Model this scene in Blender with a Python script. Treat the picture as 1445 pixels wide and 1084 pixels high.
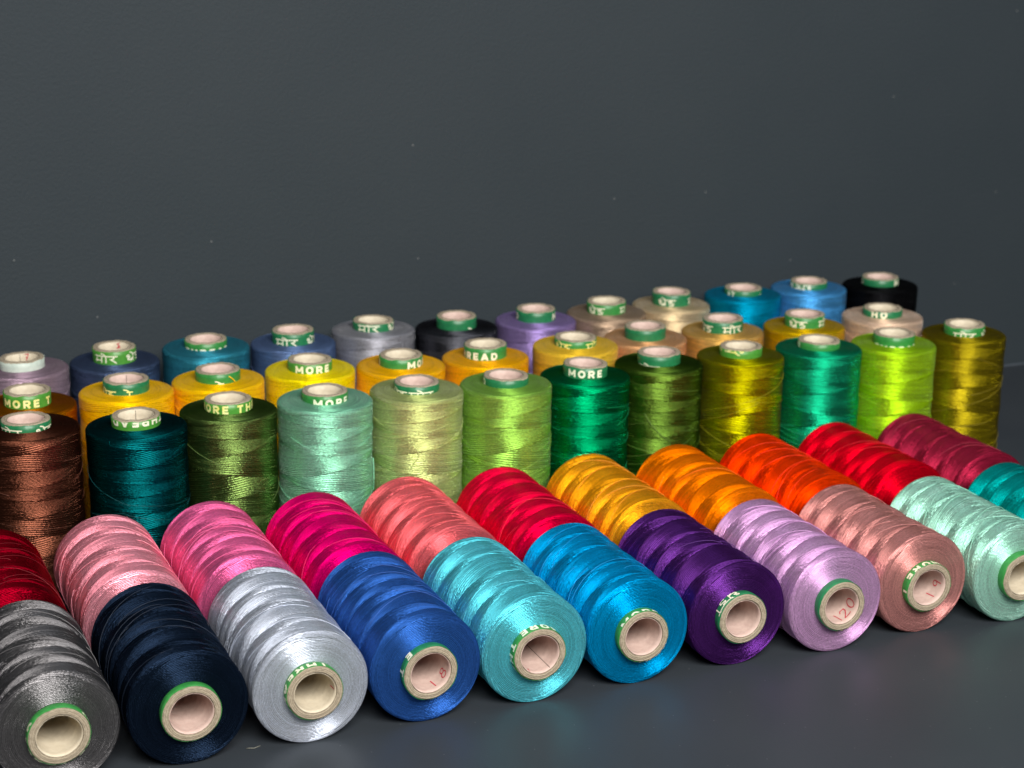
import bpy, math, random
import numpy as np
from mathutils import Matrix, Vector, Euler

for o in list(bpy.data.objects): bpy.data.objects.remove(o)
scene = bpy.context.scene
C = scene.collection
S = 0.06                      # one spool diameter in metres; lengths below are in spool diameters
PI = math.pi

# ------------------------------------------------------------------ camera
cam_d = bpy.data.cameras.new('camera')
cam = bpy.data.objects.new('camera', cam_d); C.objects.link(cam); scene.camera = cam
YAW, PITCH, ROLL = 0.4032, -0.2835, 0.0116
fw = Vector((math.sin(YAW)*math.cos(PITCH), math.cos(YAW)*math.cos(PITCH), math.sin(PITCH)))
rt = Vector((math.cos(YAW), -math.sin(YAW), 0)); up = rt.cross(fw)
r2 = rt*math.cos(ROLL) + up*math.sin(ROLL); u2 = -rt*math.sin(ROLL) + up*math.cos(ROLL)
CAM = Vector((1.0387, -11.7446, 7.159))
cam.matrix_world = Matrix.Translation(CAM*S) @ Matrix((r2, u2, -fw)).transposed().to_4x4()
cam_d.sensor_width = 36; cam_d.lens = 36*2612.4/1445
cam_d.clip_start = 0.02; cam_d.clip_end = 50
cam_d.dof.use_dof = True; cam_d.dof.focus_distance = 16.2*S; cam_d.dof.aperture_fstop = 13

# ------------------------------------------------------------------ light
world = bpy.data.worlds.new('World'); scene.world = world; world.use_nodes = True
bg = world.node_tree.nodes['Background']
bg.inputs[0].default_value = (0.62, 0.80, 1.0, 1); bg.inputs[1].default_value = 0.035
def area(name, loc, target, sx, sy, power, col):
    d = bpy.data.lights.new(name, 'AREA'); d.shape = 'RECTANGLE'; d.size = sx*S; d.size_y = sy*S
    d.energy = power; d.color = col
    o = bpy.data.objects.new(name, d); C.objects.link(o)
    o.location = Vector(loc)*S
    o.rotation_euler = (Vector(target)-Vector(loc)).to_track_quat('-Z', 'Y').to_euler()
    return o
area('window_light', (5.0, -17.5, 18), (8.5, 4, 0.8), 16, 11, 56, (1.0, 0.975, 0.93))
area('ceiling_light', (20, -4, 26), (9, 5, 0), 14, 12, 4, (0.86, 0.93, 1.0))
scene.view_settings.view_transform = 'Standard'; scene.view_settings.look = 'None'
scene.view_settings.exposure = 0; scene.view_settings.gamma = 1

# ------------------------------------------------------------------ node helpers
def srgb(h):
    h = h.lstrip('#'); v = [int(h[i:i+2], 16)/255 for i in (0, 2, 4)]
    return tuple(c/12.92 if c <= .04045 else ((c+.055)/1.055)**2.4 for c in v) + (1,)
class NT:
    def __init__(s, nt): s.nt = nt
    def node(s, t, **kw):
        n = s.nt.nodes.new(t)
        for k, v in kw.items(): setattr(n, k, v)
        return n
    def put(s, sock, v):
        if isinstance(v, bpy.types.NodeSocket): s.nt.links.new(v, sock)
        else: sock.default_value = v
    def m(s, op, a, b=None, c=None):
        n = s.node('ShaderNodeMath', operation=op); s.put(n.inputs[0], a)
        if b is not None: s.put(n.inputs[1], b)
        if c is not None: s.put(n.inputs[2], c)
        return n.outputs[0]
    def vm(s, op, a, b=None, scale=None):
        n = s.node('ShaderNodeVectorMath', operation=op); s.put(n.inputs[0], a)
        if b is not None: s.put(n.inputs[1], b)
        if scale is not None: s.put(n.inputs['Scale'], scale)
        return n.outputs[0]
    def comb(s, x, y, z):
        n = s.node('ShaderNodeCombineXYZ')
        for i, v in enumerate((x, y, z)): s.put(n.inputs[i], v)
        return n.outputs[0]
    def noise(s, vec, scale, detail=2, rough=.5, dim='3D'):
        n = s.node('ShaderNodeTexNoise', noise_dimensions=dim)
        s.put(n.inputs['Vector'], vec); n.inputs['Scale'].default_value = scale
        n.inputs['Detail'].default_value = detail; n.inputs['Roughness'].default_value = rough
        return n.outputs[0]
    def white(s, v):
        n = s.node('ShaderNodeTexWhiteNoise', noise_dimensions='1D'); s.put(n.inputs['W'], v)
        return n.outputs['Value']
    def ramp(s, fac, pts):
        n = s.node('ShaderNodeValToRGB'); s.put(n.inputs[0], fac); e = n.color_ramp.elements
        while len(e) < len(pts): e.new(.5)
        for i, (p, c) in enumerate(pts): e[i].position = p; e[i].color = c
        return n.outputs[0]
    def mix(s, fac, a, b):
        n = s.node('ShaderNodeMix', data_type='RGBA'); s.put(n.inputs[0], fac); s.put(n.inputs[6], a); s.put(n.inputs[7], b)
        return n.outputs[2]
def new_mat(name):
    m = bpy.data.materials.new(name); m.use_nodes = True
    nt = m.node_tree
    for n in list(nt.nodes):
        if n.type != 'OUTPUT_MATERIAL' and n.type != 'BSDF_PRINCIPLED': nt.nodes.remove(n)
    return m, NT(nt), nt.nodes['Principled BSDF']

# ------------------------------------------------------------------ wound thread shader (one group, one set of inputs per spool)
NSTR = 22
def build_thread_group():
    g = bpy.data.node_groups.new('wound_thread', 'ShaderNodeTree')
    I = g.interface
    I.new_socket('Color', in_out='INPUT', socket_type='NodeSocketColor')
    for nm in ('Pitch', 'PhaseA', 'PhaseB', 'Gloss', 'Metal', 'Starts', 'Tilt', 'Sheen'):
        I.new_socket(nm, in_out='INPUT', socket_type='NodeSocketFloat')
    I.new_socket('BSDF', in_out='OUTPUT', socket_type='NodeSocketShader')
    t = NT(g); gi = t.node('NodeGroupInput'); go = t.node('NodeGroupOutput')
    col, pitch, pa, pb, gloss, metal, starts, tiltin, sheen = [gi.outputs[k] for k in ('Color', 'Pitch', 'PhaseA', 'PhaseB', 'Gloss', 'Metal', 'Starts', 'Tilt', 'Sheen')]
    tc = t.node('ShaderNodeTexCoord')
    P = t.vm('SCALE', tc.outputs['Object'], scale=1/S)
    sp = t.node('ShaderNodeSeparateXYZ'); t.put(sp.inputs[0], P)
    x, y, z = sp.outputs
    th = t.m('DIVIDE', t.m('ARCTAN2', y, x), 2*PI)
    r = t.m('SQRT', t.m('ADD', t.m('MULTIPLY', x, x), t.m('MULTIPLY', y, y)))
    mer = t.m('ADD', z, t.m('MULTIPLY', t.m('SIGN', z), t.m('SUBTRACT', .5, r)))
    end = t.m('LESS_THAN', r, .455)
    # wobble, the same sines as in the mesh
    w1 = t.m('MULTIPLY', t.m('SINE', t.m('ADD', t.m('MULTIPLY', th, 4*PI), t.m('MULTIPLY', pa, 9.))), .03)
    w2 = t.m('MULTIPLY', t.m('SINE', t.m('ADD', t.m('MULTIPLY', mer, 7.), t.m('MULTIPLY', pb, 11.))), .10)
    zr = t.m('ADD', t.m('ADD', t.m('DIVIDE', mer, pitch), w1), w2)
    th2 = t.m('MULTIPLY', th, starts)
    aA = t.m('FRACT', t.m('ADD', t.m('SUBTRACT', zr, th2), pa))
    aB = t.m('FRACT', t.m('ADD', t.m('ADD', zr, th2), pb))
    qA = t.m('ADD', aA, t.m('MULTIPLY', t.m('SUBTRACT', t.white(t.m('FLOOR', t.m('MULTIPLY', aA, NSTR))), .5), .09))
    qB = t.m('ADD', aB, t.m('MULTIPLY', t.m('SUBTRACT', t.white(t.m('ADD', 77., t.m('FLOOR', t.m('MULTIPLY', aB, NSTR)))), .5), .09))
    edge = t.m('MULTIPLY', t.m('MAXIMUM', t.m('SUBTRACT', t.m('ABSOLUTE', mer), .57), 0.), 2.2)
    qB = t.m('ADD', qB, t.m('MULTIPLY', t.m('SUBTRACT', t.white(t.m('FLOOR', t.m('MULTIPLY', mer, 75.))), .5), edge))
    isA = t.m('LESS_THAN', qA, qB)
    s = t.m('SUBTRACT', t.m('MULTIPLY', isA, 2.), 1.)
    a = t.m('ADD', t.m('MULTIPLY', isA, aA), t.m('MULTIPLY', t.m('SUBTRACT', 1., isA), aB))
    v0 = t.m('MULTIPLY', a, float(NSTR))
    v = t.m('ADD', t.m('MULTIPLY', v0, t.m('SUBTRACT', 1., end)), t.m('MULTIPLY', end, t.m('ADD', t.m('MULTIPLY', r, 74.), t.m('MULTIPLY', th, 1.))))
    # turn number keeps strands of different turns apart
    idn = t.m('ADD', t.m('FLOOR', v), t.m('MULTIPLY', isA, 131.))
    zi = t.m('FLOOR', t.m('MULTIPLY', zr, 1.))
    rnd = t.white(t.m('ADD', idn, t.m('MULTIPLY', zi, 17.3)))
    rnd2 = t.white(t.m('ADD', idn, 500.5))
    rnd3 = t.white(t.m('ADD', t.m('FLOOR', t.m('MULTIPLY', v, .3)), t.m('ADD', t.m('MULTIPLY', isA, 71.), t.m('MULTIPLY', zi, 9.7))))
    fv = t.m('SUBTRACT', t.m('MULTIPLY', t.m('FRACT', v), 2.), 1.)
    prof = t.m('SUBTRACT', 1., t.m('MULTIPLY', fv, fv))
    along = t.m('MULTIPLY', th, PI*r2_twist)
    tw = t.noise(t.comb(t.m('ADD', along, t.m('MULTIPLY', rnd, 13.)), t.m('MULTIPLY', v, 1.1), t.m('MULTIPLY', isA, 5.)), 1.0, 1)
    twc = t.m('SUBTRACT', tw, .5)
    big = t.noise(P, 5.0, 2)
    tilt0 = t.m('MULTIPLY', t.m('MULTIPLY', s, tiltin), t.m('SUBTRACT', 1., t.m('MULTIPLY', end, .8)))
    tilt = t.m('ADD', t.m('ADD', tilt0, t.m('ADD', t.m('MULTIPLY', t.m('SUBTRACT', rnd, .5), .20), t.m('MULTIPLY', t.m('SUBTRACT', rnd3, .5), .13))),
               t.m('MULTIPLY', twc, t.m('ADD', .80, t.m('MULTIPLY', end, .35))))
    vt = t.node('ShaderNodeVectorTransform', vector_type='VECTOR', convert_from='OBJECT', convert_to='WORLD')
    t.put(vt.inputs[0], t.comb(t.m('MULTIPLY', y, -1.), x, 0.))
    thw = t.vm('NORMALIZE', vt.outputs[0])
    geo = t.node('ShaderNodeNewGeometry')
    W = t.vm('NORMALIZE', t.vm('CROSS_PRODUCT', geo.outputs['Normal'], thw))
    T = t.vm('NORMALIZE', t.vm('SUBTRACT', W, t.vm('SCALE', thw, scale=tilt)))
    h = t.m('ADD', t.m('ADD', t.m('MULTIPLY', prof, .0060), t.m('MULTIPLY', rnd, .0050)), t.m('MULTIPLY', tw, .0050))
    bump = t.node('ShaderNodeBump'); bump.inputs['Strength'].default_value = .8; bump.inputs['Distance'].default_value = S
    t.put(bump.inputs['Height'], h)
    tws = t.m('MULTIPLY', t.m('SUBTRACT', t.m('MINIMUM', t.m('MAXIMUM', tw, .3), .7), .3), 2.5)
    val = t.m('ADD', t.m('ADD', .55, t.m('MULTIPLY', rnd2, .30)), t.m('ADD', t.m('MULTIPLY', big, .16), t.m('MULTIPLY', tws, .44)))
    hsv = t.node('ShaderNodeHueSaturation'); t.put(hsv.inputs['Color'], col); t.put(hsv.inputs['Value'], val); hsv.inputs['Saturation'].default_value = 1.03
    b = t.node('ShaderNodeBsdfPrincipled')
    t.put(b.inputs['Base Color'], hsv.outputs[0]); t.put(b.inputs['Metallic'], metal); t.put(b.inputs['Specular Tint'], col); t.put(b.inputs['Roughness'], gloss)
    b.inputs['Anisotropic'].default_value = .93
    b.inputs['IOR'].default_value = 1.5
    t.put(b.inputs['Tangent'], T); t.put(b.inputs['Normal'], bump.outputs[0])
    gl = t.node('ShaderNodeBsdfAnisotropic'); t.put(gl.inputs['Roughness'], gloss); gl.inputs['Anisotropy'].default_value = .9
    t.put(gl.inputs['Color'], t.mix(.55, hsv.outputs[0], (1, 1, 1, 1))); t.put(gl.inputs['Tangent'], T); t.put(gl.inputs['Normal'], bump.outputs[0])
    ms = t.node('ShaderNodeMixShader'); t.put(ms.inputs[0], sheen); t.put(ms.inputs[1], b.outputs[0]); t.put(ms.inputs[2], gl.outputs[0])
    t.put(go.inputs[0], ms.outputs[0])
    return g
r2_twist = 44.0
TG = build_thread_group()
def thread_mat(name, hexcol, var, gloss=.45, metal=.55):
    m = bpy.data.materials.new(name); m.use_nodes = True; nt = m.node_tree
    nt.nodes.remove(nt.nodes['Principled BSDF'])
    n = nt.nodes.new('ShaderNodeGroup'); n.node_tree = TG
    n.inputs['Color'].default_value = srgb(hexcol)
    n.inputs['Pitch'].default_value = var['p']; n.inputs['PhaseA'].default_value = var['a']; n.inputs['PhaseB'].default_value = var['b']
    n.inputs['Starts'].default_value = var['n']; n.inputs['Tilt'].default_value = .28 if var['lie'] else .42
    c = srgb(hexcol); lum = .2126*c[0]+.7152*c[1]+.0722*c[2]
    n.inputs['Sheen'].default_value = .14*max(0, min(1, (lum-.2)*3))*(1-.9*(max(c[:3])-min(c[:3]))/max(c[:3]))
    if metal is None: metal = .86 if lum < .055 else .68
    n.inputs['Gloss'].default_value = gloss; n.inputs['Metal'].default_value = metal
    nt.links.new(n.outputs[0], nt.nodes['Material Output'].inputs[0])
    return m
def strand_mat(name, hexcol):
    m, t, b = new_mat(name)
    b.inputs['Base Color'].default_value = srgb(hexcol); b.inputs['Metallic'].default_value = .3; b.inputs['Roughness'].default_value = .55
    return m

# ------------------------------------------------------------------ other materials
def wall_mat():
    m, t, b = new_mat('painted_wall')
    tc = t.node('ShaderNodeTexCoord'); P = tc.outputs['Object']
    n1 = t.noise(P, 420, 3, .6); n2 = t.noise(P, 9, 3); n3 = t.noise(P, 1400, 1)
    base = t.ramp(n2, [(.3, (.0182, .0262, .0325, 1)), (.7, (.0205, .0286, .0348, 1))])
    sx = t.node('ShaderNodeSeparateXYZ'); t.put(sx.inputs[0], P)
    vo = t.node('ShaderNodeTexVoronoi', voronoi_dimensions='2D'); t.put(vo.inputs['Vector'], t.comb(sx.outputs[0], sx.outputs[2], 0.)); vo.inputs['Scale'].default_value = 7
    dust = t.m('LESS_THAN', vo.outputs['Distance'], .0040)
    b_in = t.mix(t.m('MULTIPLY', dust, .22), base, (.5, .5, .48, 1))
    t.put(b.inputs['Base Color'], b_in)
    b.inputs['Roughness'].default_value = .75; b.inputs['Specular IOR Level'].default_value = .35
    bp = t.node('ShaderNodeBump'); bp.inputs['Strength'].default_value = .6; bp.inputs['Distance'].default_value = .0006
    t.put(bp.inputs['Height'], t.m('ADD', n1, t.m('MULTIPLY', n3, .3))); t.put(b.inputs['Normal'], bp.outputs[0])
    return m
def table_mat():
    m, t, b = new_mat('dark_satin_tabletop')
    tc = t.node('ShaderNodeTexCoord'); P = tc.outputs['Object']
    n2 = t.noise(P, 11, 4); n1 = t.noise(P, 900, 2)
    base = t.ramp(n2, [(.3, (.0225, .0275, .034, 1)), (.7, (.0260, .0315, .038, 1))])
    vo = t.node('ShaderNodeTexVoronoi', voronoi_dimensions='2D'); t.put(vo.inputs['Vector'], P); vo.inputs['Scale'].default_value = 34
    dust = t.m('LESS_THAN', vo.outputs['Distance'], .012)
    t.put(b.inputs['Base Color'], t.mix(t.m('MULTIPLY', dust, .2), base, (.35, .35, .35, 1)))
    t.put(b.inputs['Roughness'], t.m('ADD', .45, t.m('MULTIPLY', n2, .14)))
    bp = t.node('ShaderNodeBump'); bp.inputs['Strength'].default_value = .12; bp.inputs['Distance'].default_value = .0003
    t.put(bp.inputs['Height'], n1); t.put(b.inputs['Normal'], bp.outputs[0])
    return m
def card_mat():
    m, t, b = new_mat('grey_cardboard')
    tc = t.node('ShaderNodeTexCoord'); P = t.vm('SCALE', tc.outputs['Object'], scale=1/S)
    sp = t.node('ShaderNodeSeparateXYZ'); t.put(sp.inputs[0], P)
    r = t.m('SQRT', t.m('ADD', t.m('MULTIPLY', sp.outputs[0], sp.outputs[0]), t.m('MULTIPLY', sp.outputs[1], sp.outputs[1])))
    ply = t.m('SINE', t.m('ADD', t.m('MULTIPLY', r, 420.), t.m('MULTIPLY', t.noise(P, 20, 2), 6.)))
    n = t.noise(P, 60, 3)
    f = t.m('ADD', t.m('MULTIPLY', ply, .22), n)
    t.put(b.inputs['Base Color'], t.ramp(f, [(.25, srgb('#786c5a')), (.75, srgb('#9c907c'))]))
    b.inputs['Roughness'].default_value = .85
    bp = t.node('ShaderNodeBump'); bp.inputs['Strength'].default_value = .5; bp.inputs['Distance'].default_value = .0006
    t.put(bp.inputs['Height'], f); t.put(b.inputs['Normal'], bp.outputs[0])
    return m
def paper_mat(name, c1, c2, rough=.7):
    m, t, b = new_mat(name)
    tc = t.node('ShaderNodeTexCoord'); P = t.vm('SCALE', tc.outputs['Object'], scale=1/S)
    n = t.noise(P, 14, 4, .6)
    t.put(b.inputs['Base Color'], t.ramp(n, [(.35, srgb(c1)), (.7, srgb(c2))]))
    b.inputs['Roughness'].default_value = rough
    bp = t.node('ShaderNodeBump'); bp.inputs['Strength'].default_value = .25; bp.inputs['Distance'].default_value = .0008
    t.put(bp.inputs['Height'], t.noise(P, 9, 3)); t.put(b.inputs['Normal'], bp.outputs[0])
    return m
M_CARD = card_mat()
M_LINER = [paper_mat('pinkish_tube_liner', '#b89e94', '#c9b1a6'), paper_mat('cream_tube_liner', '#bcb09a', '#ccc1ab')]
M_GREEN = [paper_mat('leaf_green_label', '#277032', '#34823c', .42), paper_mat('bottle_green_label', '#18613b', '#217246', .42),
           paper_mat('yellowish_green_label', '#3a7a28', '#4a8b32', .42), paper_mat('pale_label', '#a9b6ac', '#bcc7bb', .5)]
M_INK = paper_mat('cream_print', '#d9d8bb', '#e6e4cc', .5)
M_YINK = paper_mat('yellowish_print', '#d8d46a', '#e2e0ae', .5)
M_RED = paper_mat('red_pen', '#b02a3c', '#c03c4c', .6)
M_PENCIL = paper_mat('dark_pencil', '#4a4038', '#5a5046', .8)

# ------------------------------------------------------------------ mesh helpers
def mesh_obj(name, verts, faces, mat=None, parent=None, smooth=True):
    me = bpy.data.meshes.new(name); me.from_pydata([tuple(v) for v in verts], [], faces); me.update()
    if smooth: me.polygons.foreach_set('use_smooth', [True]*len(me.polygons))
    if mat: me.materials.append(mat)
    o = bpy.data.objects.new(name, me); C.objects.link(o); o.parent = parent
    return o
def inst(name, me, mat, parent, matrix):
    o = bpy.data.objects.new(name, me); C.objects.link(o); o.parent = parent; o.matrix_local = matrix
    if mat:
        o.material_slots[0].link = 'OBJECT'; o.material_slots[0].material = mat
    return o
def grid_faces(nr, ns):
    f = []
    for i in range(nr-1):
        for j in range(ns):
            k = (j+1) % ns
            f.append((i*ns+j, i*ns+k, (i+1)*ns+k, (i+1)*ns+j))
    return f

# ------------------------------------------------------------------ the setting
def box(name, lo, hi, mat):
    v = [(x*S, y*S, z*S) for x in (lo[0], hi[0]) for y in (lo[1], hi[1]) for z in (lo[2], hi[2])]
    f = [(0, 1, 3, 2), (4, 6, 7, 5), (0, 4, 5, 1), (2, 3, 7, 6), (0, 2, 6, 4), (1, 5, 7, 3)]
    o = mesh_obj(name, v, f, mat, None, False); o['kind'] = 'structure'; return o
WALL_Y = 9.19
M_JOINT = paper_mat('grey_sealant_joint', '#434a52', '#4f565e', .6)
box('tabletop', (-14, -6, -.5), (34, WALL_Y, 0), table_mat())
box('wall', (-14, WALL_Y+.012, -.5), (34, WALL_Y+.8, 16), wall_mat())
box('wall_joint', (-14, WALL_Y-.012, 0.0), (34, WALL_Y+.008, .016), M_JOINT)

# ------------------------------------------------------------------ spool meshes (shared)
TUBE_L = 1.756; TUBE_R = .235; TUBE_IN = .181
BODY_L = 1.57
rng = random.Random(4)
VARS = []
for i in range(16):                                     # 0-5 standing, 6-15 lying
    n = 1
    VARS.append(dict(p=(rng.uniform(.34, .40) if i >= 6 else rng.uniform(.33, .41)), n=n, a=rng.random(), b=rng.random(),
                     relief=.018 if i >= 6 else .008, sh=.036 if i >= 6 else .034, lie=i >= 6))
def ages(th, mer, var):
    zr = mer/var['p'] + 0.03*np.sin(4*PI*th + 9*var['a']) + .10*np.sin(7*mer + 11*var['b'])
    return np.mod(zr-var['n']*th+var['a'], 1), np.mod(zr+var['n']*th+var['b'], 1)
def body_mesh(var, name, seed):
    rg = np.random.default_rng(seed)
    ns = 168; hl = BODY_L/2
    prof = []                                           # (radius, z, relief)
    for r in np.linspace(TUBE_R-.01, .5-var['sh'], 10): prof.append((r, hl - .012*((r-.23)/(.27-var['sh']))**2, 0))
    sh = var['sh']
    for a in np.linspace(0, PI/2, 8)[1:]: prof.append((.5-sh+sh*math.sin(a), hl-.012-sh*(1-math.cos(a)), 0))
    zt = hl-.012-sh
    for z in np.linspace(zt, -zt, 150)[1:-1]: prof.append((.5, z, min(1, max(0, (zt-abs(z)-.06)/.22))))
    top = prof[:17]
    for r, z, k in top[::-1]: prof.append((r, -z, k))
    prof = np.array(prof); nr = len(prof)
    th = np.linspace(-.5, .5, ns, endpoint=False)
    TH, Rr = np.meshgrid(th, prof[:, 0]); Z = prof[:, 1][:, None] + 0*TH; K = prof[:, 2][:, None]
    mer = Z + np.sign(Z)*(.5-Rr)
    aA, aB = ages(TH, mer, var)
    rel = np.minimum(aA, aB)
    bulge = .004*np.cos(PI*Z/BODY_L) - .004
    mm = np.minimum(rel/.6, 1)
    hgt = .62*(1-(2*np.minimum(mm*1.25, 1)-1)**2)+.38*(1-mm)
    R = Rr + K*(bulge - var['relief']*(1-hgt))
    Zd = Z
    X = R*np.cos(2*PI*TH); Y = R*np.sin(2*PI*TH)
    v = np.stack([X, Y, Zd], -1).reshape(-1, 3)*S
    me = bpy.data.meshes.new(name); me.from_pydata(v.tolist(), [], [f[::-1] for f in grid_faces(nr, ns)]); me.update()
    me.polygons.foreach_set('use_smooth', [True]*len(me.polygons))
    me.materials.append(None)
    return me
def tube_path(pts, rad, sides=4):
    """swept tube through pts (numpy n x 3)"""
    n = len(pts); V = []; F = []
    for i in range(n):
        d = pts[min(i+1, n-1)]-pts[max(i-1, 0)]; d = d/np.linalg.norm(d)
        a = np.cross(d, (0, 0, 1.)); a = a/np.linalg.norm(a) if np.linalg.norm(a) > 1e-6 else np.array((1., 0, 0)); b = np.cross(d, a)
        for k in range(sides):
            q = 2*PI*k/sides; V.append(pts[i]+rad*(math.cos(q)*a+math.sin(q)*b))
    for i in range(n-1):
        for k in range(sides):
            k2 = (k+1) % sides; F.append((i*sides+k, i*sides+k2, (i+1)*sides+k2, (i+1)*sides+k))
    F.append(tuple(range(sides))[::-1]); F.append(tuple(range((n-1)*sides, n*sides)))
    return V, F
def strands_mesh(var, name, seed):
    rg = random.Random(seed); V = []; F = []
    for k in range(12):
        sgn = rg.choice((-1, 1)); sl = sgn*2*var['p']*rg.uniform(.5, 1.75)
        L = rg.uniform(.18, .7); t0 = rg.random(); z0 = rg.uniform(-.66, .66)
        n = max(8, int(L*46)); pts = []
        for i in range(n):
            f = i/(n-1); th = t0+L*f; z = z0+sl*L*(f-.5)
            if abs(z) > .70: continue
            dip = .030*max(0, 1-min(f, 1-f)*9)
            R = .4985-dip
            pts.append((R*math.cos(2*PI*th), R*math.sin(2*PI*th), z))
        if len(pts) < 5: continue
        v, f_ = tube_path(np.array(pts)*S, .0024*S, 4)
        b = len(V); V += v; F += [tuple(b+i for i in q) for q in f_]
    me = bpy.data.meshes.new(name); me.from_pydata([tuple(v) for v in V], [], F); me.update()
    me.polygons.foreach_set('use_smooth', [True]*len(F)); me.materials.append(None)
    return me
for i, var in enumerate(VARS):
    var['body'] = body_mesh(var, 'wound_thread', 10+i); var['strands'] = strands_mesh(var, 'surface_strands', 40+i)

def tube_mesh(seed):
    rg = np.random.default_rng(seed); ns = 72
    th = np.linspace(0, 2*PI, ns, endpoint=False)
    rag = np.convolve(np.tile(rg.standard_normal(ns), 3), np.ones(3)/3, 'same')[ns:2*ns]*.003
    rows = [(TUBE_R, 0, 0), (TUBE_R, TUBE_L-.006, 0), (TUBE_R-.006, TUBE_L, 1)]
    for k in np.linspace(TUBE_R-.012, TUBE_IN+.008, 4): rows.append((k, TUBE_L+.004*math.sin(k*200), 1))
    rows += [(TUBE_IN+.002, TUBE_L-.004, .6)]
    out = []
    for r, z, k in rows:
        rr = r + .003*np.sin(2*th+seed) + (k*rag*.3)
        out.append(np.stack([rr*np.cos(th), rr*np.sin(th), z+np.minimum(k*rag, .006)], -1))
    rr = TUBE_IN+.002+.003*np.sin(2*th+seed)
    out.append(np.stack([rr*np.cos(th), rr*np.sin(th), 0*th], -1))
    V = np.concatenate(out)*S
    F = grid_faces(len(out), ns)
    b = (len(out)-1)*ns
    for j in range(ns): F.append((b+j, b+(j+1) % ns, (j+1) % ns, j))
    me = bpy.data.meshes.new('cardboard_tube'); me.from_pydata(V.tolist(), [], F); me.update()
    me.polygons.foreach_set('use_smooth', [True]*len(F)); me.materials.append(M_CARD)
    return me
def sleeve_mesh(name, R, z0, z1, seed, rag_amp, inward=False, thick=.003):
    rg = np.random.default_rng(seed); ns = 72
    th = np.linspace(0, 2*PI, ns, endpoint=False)
    rag = np.convolve(np.tile(rg.standard_normal(ns), 3), np.ones(5)/5, 'same')[ns:2*ns]*rag_amp
    el = .003*np.sin(2*th+seed)
    d = -thick if inward else thick
    rows = [(R, z0, 0), (R, z1, 1), (R+d, z1-.001, 1), (R+d, z1-.06, .3), (R+d, z0, 0)]
    out = [np.stack([(r+el)*np.cos(th), (r+el)*np.sin(th), z+k*rag], -1) for r, z, k in rows]
    V = np.concatenate(out)*S; F = grid_faces(len(out), ns)
    if not inward: F = [f[::-1] for f in F]
    me = bpy.data.meshes.new(name); me.from_pydata(V.tolist(), [], [f[::-1] for f in F]); me.update()
    me.polygons.foreach_set('use_smooth', [True]*len(F)); me.materials.append(None)
    return me
TUBES = [tube_mesh(i) for i in range(4)]
SLEEVES = [sleeve_mesh('paper_label', TUBE_R+.0035, .02, TUBE_L-.010, i, .010) for i in range(4)]
LINERS = [sleeve_mesh('tube_liner', TUBE_IN-.0035, .01, TUBE_L-.008, i, .004, True) for i in range(4)]

# ------------------------------------------------------------------ lettering: strokes wrapped round the tube
def arc(cx, cy, rx, ry, a0, a1, n=10):
    return [(cx+rx*math.cos(math.radians(a0+(a1-a0)*i/n)), cy+ry*math.sin(math.radians(a0+(a1-a0)*i/n))) for i in range(n+1)]
LAT = {  # unit height, width given
 'M': (1.15, [[(.12, 0), (.12, 1)], [(.12, .95), (.57, .25)], [(.57, .25), (1.03, .95)], [(1.03, 0), (1.03, 1)]]),
 'O': (1.0, [arc(.5, .5, .37, .40, 0, 360, 18)]),
 'R': (.9, [[(.14, 0), (.14, 1)], [(.14, .89)]+arc(.5, .67, .25, .22, 90, -90, 8)+[(.14, .45)], [(.45, .45), (.78, 0)]]),
 'E': (.8, [[(.14, 0), (.14, 1)], [(.14, .89), (.74, .89)], [(.14, .5), (.68, .5)], [(.14, .11), (.74, .11)]]),
 'T': (.9, [[(.45, 0), (.45, 1)], [(.05, .89), (.85, .89)]]),
 'H': (1.0, [[(.16, 0), (.16, 1)], [(.84, 0), (.84, 1)], [(.16, .5), (.84, .5)]]),
 'A': (1.0, [[(.1, 0), (.5, 1)], [(.5, 1), (.9, 0)], [(.25, .3), (.75, .3)]]),
 'D': (1.0, [[(.16, 0), (.16, 1)], [(.16, .89)]+arc(.45, .5, .37, .39, 90, -90, 10)+[(.16, .11)]]),
}
DEV = {
 'ma': (.95, [[(0, .76), (.95, .76)], [(.78, .76), (.78, 0)], [(.24, .76), (.24, .36), (.12, .24), (.24, .16), (.32, .28), (.78, .28)]]),
 'o': (.5, [[(0, .76), (.5, .76)], [(.24, .76), (.24, 0)], [(.24, .76), (.05, .95), (-.25, 1.04)]]),
 'ra': (.75, [[(0, .76), (.75, .76)], [(.36, .76), (.46, .58), (.30, .42), (.14, .44), (.30, .34), (.66, 0)]]),
 'thre': (1.05, [arc(.24, .64, .13, .10, 10, 330, 10)+[(.44, .50), (.18, .34), (.26, .20), (.52, .22), (.82, .34)], [(.82, .76), (.82, 0)], [(.66, .76), (1.05, .76)], [(.82, .30), (.48, .02)], [(.82, .76), (.66, .94), (.40, 1.04)]]),
 'da': (.85, [[(0, .76), (.85, .76)], [(.45, .76), (.45, .62), (.20, .60), (.16, .46), (.40, .40), (.62, .34), (.58, .14), (.34, .06), (.16, .16)]]),
 'dot': (.3, [[(.05, .5), (.2, .5)]]),
}
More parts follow.
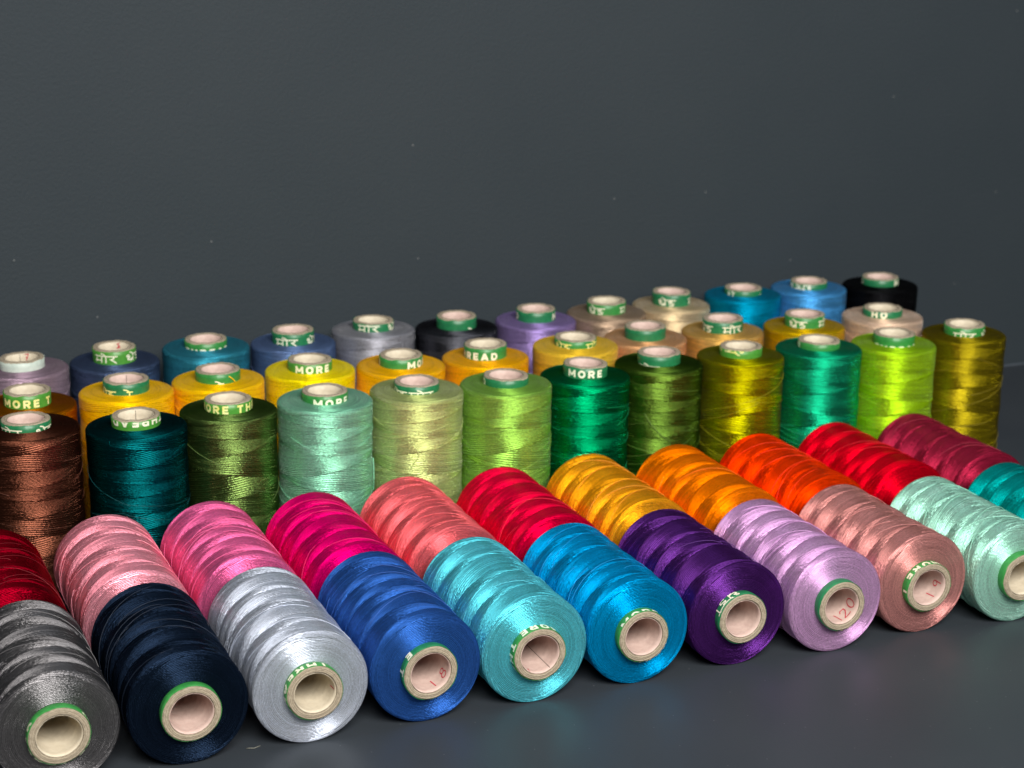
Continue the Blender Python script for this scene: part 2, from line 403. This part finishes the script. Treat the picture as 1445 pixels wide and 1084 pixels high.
PEN = {
 '1': (.5, [[(.2, .95), (.3, .0)]]),
 '2': (.7, [[(.05, .75), (.2, .98), (.5, .95), (.5, .65), (.05, .05), (.65, .1)]]),
 '0': (.7, [arc(.35, .5, .28, .46, 70, 440, 14)]),
 '8': (.7, [arc(.35, .74, .2, .22, -80, 260, 10)+arc(.33, .26, .26, .26, 90, -270, 12)]),
 '9': (.7, [arc(.3, .7, .22, .24, 0, 360, 10)+[(.5, .0)]]),
 '7': (.7, [[(.05, .9), (.6, .95), (.25, 0)], [(.15, .45), (.5, .5)]]),
 'r': (.5, [[(.1, 0), (.1, .7), (.35, .9)]]),
 'S': (.7, [[(.6, .95), (.15, .8), (.5, .5), (.1, .1), (.6, .3), (.3, .6)]]),
}
def stroke_quads(V, F, line, thick, mapf, lift):
    """flat ribbons along a polyline in label space (arc, height)"""
    pts = [np.array(p, float) for p in line]; segs = []
    for a, b in zip(pts[:-1], pts[1:]):
        L = np.linalg.norm(b-a)
        if L < 1e-7: continue
        segs.append((a, b, L))
    for k, (a, b, L) in enumerate(segs):
        d = (b-a)/L; nrm = np.array((-d[1], d[0]))*thick/2
        a2 = a - d*thick*(.28 if k else 0); b2 = b + d*thick*(.28 if k < len(segs)-1 else 0)
        n = max(1, int(np.linalg.norm(b2-a2)/.022)+1); base = len(V)
        lift[0] += .00008
        for i in range(n+1):
            q = a2+(b2-a2)*i/n
            V.append(mapf(q+nrm, lift[0])); V.append(mapf(q-nrm, lift[0]))
        for i in range(n): F.append((base+2*i, base+2*i+1, base+2*i+3, base+2*i+2))
def lettering(pieces, zc, flip, seed, z_top=TUBE_L-.014, R=TUBE_R+.0080):
    """pieces: (glyph list, start angle in degrees); zc: centre of the text below the tube top"""
    V = []; F = []; lift = [0.0]; sg = -1 if flip else 1
    for glyphs, ang in pieces:
        lat = glyphs[0] in LAT; h = .080 if lat else .100; tk = .0215 if lat else .0125
        xcur = math.radians(ang)*TUBE_R*sg
        for g in glyphs:
            if g == ' ': xcur += .05; continue
            w, lines = (LAT if lat else DEV)[g]
            adv = w*h*(1.06 if lat else 1.22)
            for ln in lines:
                line = [(xcur+px*h*(1. if lat else 1.22), (py-.5)*h) for px, py in ln]
                def mapf(q, lf):
                    th = sg*q[0]/TUBE_R; z = TUBE_L-zc+sg*q[1]; z = min(z, z_top)
                    rr = R+lf+.003*math.sin(2*th+seed)
                    return np.array((rr*math.cos(th), rr*math.sin(th), z))*S
                stroke_quads(V, F, line, tk, mapf, lift)
            xcur += adv + (.023 if lat else 0)
    F2 = []
    for f in F:
        zs = [V[i][2] for i in f]
        if max(zs)-min(zs) < 1e-7 and abs(max(zs)-z_top*S) < 1e-6: continue
        a, b, c, d = [Vector(V[i]) for i in f]
        if ((b-a).cross(d-a)).length < 1e-12 and ((c-b).cross(d-c)).length < 1e-12: continue
        F2.append(f)
    return V, F2
def pen_marks(text, ang, z, size, lying, seed):
    V = []; F = []; lift = [0.0]; x = 0
    R = TUBE_IN-.0085
    for g in text:
        if g == ' ': x += .4*size; continue
        w, lines = PEN[g]
        for ln in lines:
            line = [((x+px*size), (py-.5)*size) for px, py in ln]
            def mapf(q, lf):
                sg = 1 if lying else -1
                th = math.radians(ang)+sg*q[0]/R; zz = TUBE_L-z-sg*q[1]
                rr = R-lf+.003*math.sin(2*th+seed)
                return np.array((rr*math.cos(th), rr*math.sin(th), zz))*S
            stroke_quads(V, F, line, .010, mapf, lift)
        x += w*size*1.15
    return V, F
def seam(ang, seed, z0=.02, z1=.55):
    V = []; F = []; R = TUBE_IN-.008
    th = math.radians(ang); rr = R+.003*math.sin(2*th+seed)
    for i in range(7):
        z = TUBE_L-z0-(z1-z0)*i/6
        for dt in (-.016, .016): V.append((rr*math.cos(th+dt)*S, rr*math.sin(th+dt)*S, z*S))
    for i in range(6): F.append((2*i, 2*i+1, 2*i+3, 2*i+2))
    return V, F

# ------------------------------------------------------------------ a spool
MO = ['M', 'O', 'R', 'E']; THR = ['T', 'H', 'R', 'E', 'A', 'D']; MOR = ['ma', 'o', 'ra']; THD = ['thre', 'da']
count = [0]
GS = 'thread spools standing on end in three rows'; GL = 'thread spools lying on their sides in two rows'
def spool(x, y, hexcol, label, lying=False, t=.11, dia=.985, text=(), zc=.07, flip=False, green=0, liner=0, rot=None, var=None,
          pen=None, seam_ang=None, gloss=.40, metal=None, yaw=0.0, tail=None, ink=None, group=None):
    k = count[0]; count[0] += 1; rg = random.Random(100+k)
    root = bpy.data.objects.new('thread_spool', None); C.objects.link(root); root.empty_display_size = .02
    root['label'] = label; root['category'] = 'thread spool'; root['group'] = group or (GL if lying else GS)
    root.location = (x*S, y*S, 0); root.rotation_euler.z = yaw
    if not lying: root.rotation_euler.x, root.rotation_euler.y = math.radians(rg.uniform(-.5, .5)), math.radians(rg.uniform(-.5, .5))
    if lying:
        base = Matrix.Translation((0, 0, .5*dia*S)) @ Matrix.Rotation(PI/2, 4, 'X') @ Matrix.Translation((0, 0, -TUBE_L/2*S))
        front = 0.0
    else:
        base = Matrix.Identity(4); front = math.atan2(CAM.y-y, CAM.x-x)
    vi = (6+k % 10 if lying else k % 6) if var is None else var; v = VARS[vi]; seed = rg.randrange(4)
    mt = thread_mat('thread_%02d' % k, hexcol, v, gloss, metal)
    topz = TUBE_L-t; botz = .085; L = topz-botz
    # layers cross along two lines opposite each other; each spool is turned its own way
    look = math.atan2(CAM.z-.5, CAM.x-x) if lying else 0.0
    seam_th = (v['a']-v['b'])/2*2*PI
    spin = look + PI/2 - seam_th + math.radians(rg.uniform(-32, 32)) + rg.choice((0, PI))
    bm = base @ Matrix.Translation((0, 0, (topz+botz)/2*S)) @ Matrix.Rotation(front+spin, 4, 'Z') @ Matrix.Diagonal((dia, dia, L/BODY_L, 1))
    body = inst('wound_thread', v['body'], mt, root, bm)
    st = inst('surface_strands', v['strands'], mt_strand(k, hexcol), body, Matrix.Identity(4)); st['kind'] = 'stuff'
    tb = base @ Matrix.Rotation(front, 4, 'Z')
    tube = inst('cardboard_tube', TUBES[seed], None, root, tb)
    inst('tube_liner', LINERS[seed], M_LINER[liner], tube, Matrix.Identity(4))
    lab = inst('paper_label', SLEEVES[seed], M_GREEN[green], root, tb)
    if text:
        for piece in text:
            V, F = lettering([piece], zc, flip, seed)
            if F: mesh_obj('lettering', V, F, ink or M_INK, lab)
    if pen:
        V, F = pen_marks(*pen, lying, seed); mesh_obj('red_number', V, F, M_RED, tube)
    if seam_ang is not None:
        V, F = seam(seam_ang, seed); mesh_obj('liner_seam', V, F, M_PENCIL, tube)
    if tail:
        pts = []
        for th, z, lf in tail:
            a = math.radians(th)+front; R = (.5*dia+lf); pts.append((R*math.cos(a), R*math.sin(a), z))
        P = np.array(pts); n = 24; tt = np.linspace(0, len(P)-1, n)
        Q = np.stack([np.interp(tt, range(len(P)), P[:, i]) for i in range(3)], -1)
        for _ in range(3): Q[1:-1] = (Q[:-2]+2*Q[1:-1]+Q[2:])/4
        V, F = tube_path(Q*S, .0052*S, 6)
        o = mesh_obj('loose_thread_tail', V, F, mt_strand(k, hexcol), root)
    return root
def mt_strand(k, hexcol):
    nm = 'strand_%02d' % k
    return bpy.data.materials.get(nm) or strand_mat(nm, hexcol)

def relax(P, dmin=.988, fixed=()):
    P = [list(p) for p in P]
    for _ in range(200):
        for i in range(len(P)):
            for j in range(i+1, len(P)):
                dx = P[j][0]-P[i][0]; dy = P[j][1]-P[i][1]; d = math.hypot(dx, dy)
                if d < dmin:
                    q = (dmin-d)/2*1.01; dx /= d; dy /= d
                    P[i][0] -= dx*q; P[i][1] -= dy*q; P[j][0] += dx*q; P[j][1] += dy*q
    return P
FP = [(3.43, 5.89), (4.46, 5.66), (5.43, 5.87), (6.44, 5.83), (7.42, 5.81), (8.40, 5.69), (9.39, 5.82), (10.36, 5.94), (11.36, 5.84), (12.31, 5.76), (13.33, 5.74), (14.37, 5.80)]
MP = [(3.59, 6.90), (4.61, 6.94), (5.62, 6.98), (6.65, 7.03), (7.63, 6.86), (8.69, 6.94), (9.77, 6.87), (10.76, 7.06), (11.80, 7.05), (12.83, 6.88), (13.89, 6.81)]
BP = [(3.75, 8.16), (4.76, 8.30), (5.80, 8.27), (6.83, 8.32), (7.84, 8.40), (8.85, 8.28), (9.87, 8.27), (10.88, 8.33), (11.83, 8.48), (12.82, 8.36), (13.82, 8.40), (14.85, 8.28)]
ALL = relax(FP+MP+BP)
FP, MP, BP = ALL[:12], ALL[12:23], ALL[23:]

FRONT = [
 dict(metal=0.95, c='#6e4233', l='dark brown thread spool standing beside the dark teal one', t=.080, dia=1.03, text=[(MOR, -75), (THD, 20)], zc=.085, liner=0, green=1),
 dict(metal=0.95, c='#0b5054', l='dark teal blue-green thread spool with upside-down letters cut off at its tube rim', t=.100, text=[(MO+[' ']+THR, -165)], zc=.020, flip=True, green=2, liner=1, seam_ang=180),
 dict(metal=0.95, c='#667e44', l='dark moss green thread spool whose label reads ORE TH', t=.108, text=[(MO+[' ']+THR, -94)], zc=.062, green=2, liner=1, ink='y'),
 dict(c='#86c8a8', l='pale mint green thread spool standing, MORE on its label half sunk in thread', t=.094, text=[(MO, -28)], zc=.082, green=0, liner=1, tail=[(84, 1.02, .001), (80, .90, .012), (78, .78, .014), (84, .66, .002)]),
 dict(c='#b8c47c', l='pale yellow-green thread spool standing with a short dark loose tail on its side', t=.088, text=[(MOR, -20), (THD, -80)], zc=.095, green=1, tail=[(-2, 1.18, .002), (4, 1.10, .012), (-2, 1.02, .012), (-8, .93, .003)]),
 dict(c='#8aba50', l='leaf green thread spool standing between the pale yellow-green and emerald ones', t=.088, text=[(['D'], -82)], zc=.06, green=1),
 dict(metal=0.95, c='#04905a', l='emerald green thread spool with MORE clearly printed above the thread', t=.130, text=[(MO, -48)], zc=.072, green=1),
 dict(metal=0.95, c='#5c7a30', l='dark forest green thread spool standing with a curved loose strand on its side', t=.122, text=[(MOR, -62)], zc=.150, green=1, tail=[(-16, 1.16, .001), (-8, 1.06, .010), (4, .94, .012), (20, .84, .004)]),
 dict(metal=0.88, c='#9a9612', l='olive green thread spool with cream marks around its tube rim', t=.104, text=[(MO, -60), (THD, 10)], zc=.008, flip=True, green=2, liner=1, ink='y'),
 dict(metal=0.88, c='#22a478', l='sea green thread spool whose MORE letters stand upside down', t=.083, text=[(MO+[' ', 'T'], -62)], zc=.040, flip=True, green=0, liner=1),
 dict(c='#a2d02c', l='bright lime green thread spool standing between sea green and olive gold ones', t=.120, text=[(THR, -60)], zc=.150, green=0, liner=1),
 dict(metal=0.88, c='#948420', l='olive gold thread spool at the row end with nothing beyond it', t=.110, text=[(MOR, -30), (THD, 55)], zc=.098, green=0, liner=1),
]
MIDDLE = [
 dict(metal=0.88, c='#b06d12', l='brownish orange thread spool whose label reads MORE T', t=.146, text=[(MO+[' ', 'T'], -66)], zc=.092, green=2, liner=1, ink='y'),
 dict(metal=.42, c='#fcc00a', l='golden yellow thread spool standing behind the dark teal one', t=.126, text=[(THD, -82), (['o'], 0)], zc=.115, green=1, seam_ang=178, ink='y'),
 dict(metal=.42, c='#fdc40a', l='golden yellow thread spool with a yellow thread end hanging from its label', t=.113, text=[(['o'], 0)], zc=.135, green=0, tail=[(28, 1.72, -.248), (34, 1.70, -.236), (40, 1.67, -.232), (42, 1.655, -.225)]),
 dict(metal=.42, c='#f8de1c', l='lemon yellow thread spool with MORE on its label', t=.110, text=[(MO, -40)], zc=.068, green=2, liner=1),
 dict(metal=.42, c='#fbb81c', l='amber yellow thread spool whose label shows D and MO far apart', t=.113, text=[(['D'], -88), (MO, 18)], zc=.075, green=0, liner=1),
 dict(metal=.42, c='#f2ac18', l='dark amber thread spool whose label reads HREAD', t=.146, text=[(['H', 'R', 'E', 'A', 'D'], -84)], zc=.100, green=0, liner=1),
 dict(metal=.42, c='#e8bc40', l='mustard gold thread spool standing behind the leaf green and emerald ones', t=.090, text=[(THD, -66), (MOR, 30)], zc=.070, green=0, liner=1, ink='y'),
 dict(c='#e0a878', l='peach brown thread spool standing behind the dark forest green one', t=.140, text=[(THR, -80)], zc=.006, flip=True, green=1, liner=0),
 dict(c='#e0b060', l='sandy gold thread spool with Hindi lettering, standing behind the olive one', t=.147, text=[(THD, -84), (MOR, 0)], zc=.095, green=1),
 dict(c='#cfa818', l='ochre gold thread spool with Hindi lettering, standing behind the sea green one', t=.142, text=[(THD, -48), (MOR, 44)], zc=.088, green=0, ink=None),
 dict(c='#f4d0b4', l='pale peach pink thread spool with rounded shoulders standing in front of the black one', t=.090, text=[(['O', 'H'], 14)], zc=.045, flip=True, green=1, liner=1),
]
BACK = [
 dict(c='#a48c9c', l='mauve thread spool with a pale blank label round its tube', t=.110, green=3, liner=1, pen=('7', 170, .05, .075), seam_ang=186),
 dict(metal=.75, c='#506080', l='navy blue thread spool standing by the wall with Hindi lettering', t=.156, text=[(MOR, -58), (THD, 30)], zc=.085, green=2, liner=1, pen=('S', 172, .05, .075)),
 dict(c='#3a8aa0', l='teal blue thread spool standing by the wall between navy and steel blue ones', t=.085, text=[(THR, -66)], zc=.110, green=0),
 dict(c='#647aa4', l='steel blue thread spool standing by the wall beside the silver grey one', t=.145, text=[(MOR, -52), (THD, 40)], zc=.102, green=1),
 dict(c='#9d9da6', l='silver grey thread spool standing by the wall', t=.100, text=[(MOR, -48), (THD, 44)], zc=.055, green=1, liner=1),
 dict(metal=0.95, c='#56575e', l='charcoal grey thread spool standing by the wall beside the purple one', t=.133, text=[(['o'], 42)], zc=.165, green=1),
 dict(c='#9c86c0', l='violet thread spool standing by the wall', t=.134, text=[(['D'], -78), (['M'], 58)], zc=.080, green=1),
 dict(c='#a8907a', l='taupe brown thread spool standing by the wall', t=.138, text=[(THD, -60), (['ma'], 44)], zc=.085, green=0, liner=1),
 dict(c='#d4bc94', l='beige thread spool standing by the wall', t=.157, text=[(THD, -42), (MOR, 58)], zc=.098, green=1),
 dict(c='#1189ae', l='bright teal thread spool standing by the wall next to the light blue one', t=.078, text=[(['thre'], -55), (['dot'], 60)], zc=.060, green=1),
 dict(c='#549fdc', l='light sky blue thread spool standing by the wall', t=.083, text=[(MO, -55), (THD, 10)], zc=.045, flip=True, green=1),
 dict(metal=.8, c='#151517', l='black thread spool standing by the wall at the row end', t=.097, text=[(['D'], -82), (['M'], 50)], zc=.055, green=1, liner=0),
]
LY2 = [(2.90, '#74101c', 'dark red thread spool lying behind the charcoal grey one'), (3.97, '#ec98a8', 'light pink thread spool lying behind the navy one'),
 (4.99, '#e26a9c', 'hot pink thread spool lying behind the silver one'), (6.00, '#d41a68', 'magenta thread spool lying behind the royal blue one'),
 (7.01, '#e66c72', 'salmon pink thread spool lying behind the aqua one'), (8.03, '#d31f3e', 'crimson thread spool lying behind the cerulean blue one'),
 (9.06, '#ea9d30', 'golden orange thread spool lying behind the deep purple one'), (10.08, '#f2780e', 'bright orange thread spool lying behind the lilac one'),
 (11.10, '#ec3806', 'red-orange thread spool lying behind the dusty rose one'), (12.11, '#cc1424', 'scarlet red thread spool lying behind the pale mint one'),
 (13.13, '#96283f', 'maroon thread spool lying behind the teal one')]
LY1 = [(2.94, '#747274', 'charcoal grey thread spool lying in front of the dark red one', dict(metal=.9, text=[(MO+[' ']+THR, 40)], zc=.012, flip=True, liner=1, green=0)),
 (3.98, '#182334', 'dark navy thread spool lying in front of the light pink one', dict(green=0)),
 (5.00, '#bcc3d2', 'silver blue thread spool lying in front of the hot pink one', dict(text=[(THR, 60)], zc=.03, liner=1, green=0, pen=('1', -15, .10, .11))),
 (6.01, '#32589e', 'royal blue thread spool lying in front of the magenta one', dict(text=[(['E', ' ', 'T'], 130)], zc=.06, green=1, pen=('1 8', -78, .13, .12))),
 (7.01, '#58bccc', 'aqua thread spool lying with letters ORE T round its tube', dict(text=[(MO+[' ']+THR, 36)], zc=.062, green=0, seam_ang=-55, pen=('r', -125, .05, .08))),
 (8.01, '#0386bf', 'cerulean blue thread spool lying beside the deep purple one', dict(text=[(THR, 30), (MO, 150)], zc=.006, flip=True, green=0, liner=0)),
 (9.02, '#562c74', 'deep purple thread spool lying in front of the golden orange one', dict(text=[(['thre', 'da', 'o'], 96)], zc=.055, green=1)),
 (10.01, '#cc9ccc', 'lilac thread spool lying with red number 120 inside its tube', dict(text=[(THR, 40)], zc=.004, flip=True, green=1, pen=('120', -88, .13, .13), ink='y')),
 (11.02, '#c28480', 'dusty rose brown thread spool lying with red pen strokes inside its tube', dict(text=[(MO+[' ', 'T'], 60)], zc=.028, green=0, pen=('1 9', -62, .13, .12))),
 (12.02, '#a4dcc8', 'pale mint thread spool lying in front of the scarlet one', dict(text=[(MO+[' ', 'T'], 70)], zc=.02, flip=True, green=0, liner=1)),
 (13.03, '#078886', 'teal thread spool lying in front of the maroon one', dict(green=0))]
LY1_END = [1.55, 1.55, 1.55, 1.56, 1.56, 1.57, 1.59, 1.51, 1.59, 1.47, 1.56]
LY2_BACK = [5.05, 5.05, 5.06, 4.95, 5.06, 5.00, 5.06, 5.01, 5.03, 5.08, 5.05]

def ink(d):
    d = dict(d)
    if d.get('ink') == 'y': d['ink'] = M_YINK
    return d
for row, pos in ((FRONT, FP), (MIDDLE, MP), (BACK, BP)):
    for d, (x, y) in zip(row, pos):
        d = ink(d); c = d.pop('c'); l = d.pop('l'); spool(x, y, c, l, **d)
for (x, c, l), yb in zip(LY2, LY2_BACK):
    spool(x, yb+.085-TUBE_L/2, c, l, lying=True, t=.095, dia=.99, text=[(MO+[' ']+THR, 30)], zc=.05, green=0)
for (x, c, l, d), ye in zip(LY1, LY1_END):
    spool(x, ye+TUBE_L/2, c, l, lying=True, t=.095, dia=.99, **ink(d))

# ------------------------------------------------------------------ small things on the table
def lint(pts, label, col, rad=.006):
    V, F = tube_path(np.array(pts)*S, rad*S, 5)
    o = mesh_obj('lint_fibre', V, F, paper_mat('lint', col, col, .8)); o['label'] = label; o['category'] = 'lint'; o['group'] = 'lint fibres on the table'
lint([(4.46, 1.75, .008), (4.49, 1.735, .012), (4.52, 1.73, .008), (4.55, 1.738, .010), (4.58, 1.755, .008)], 'short pale lint fibre on the table beside the dark navy spool', '#77766c', .003)
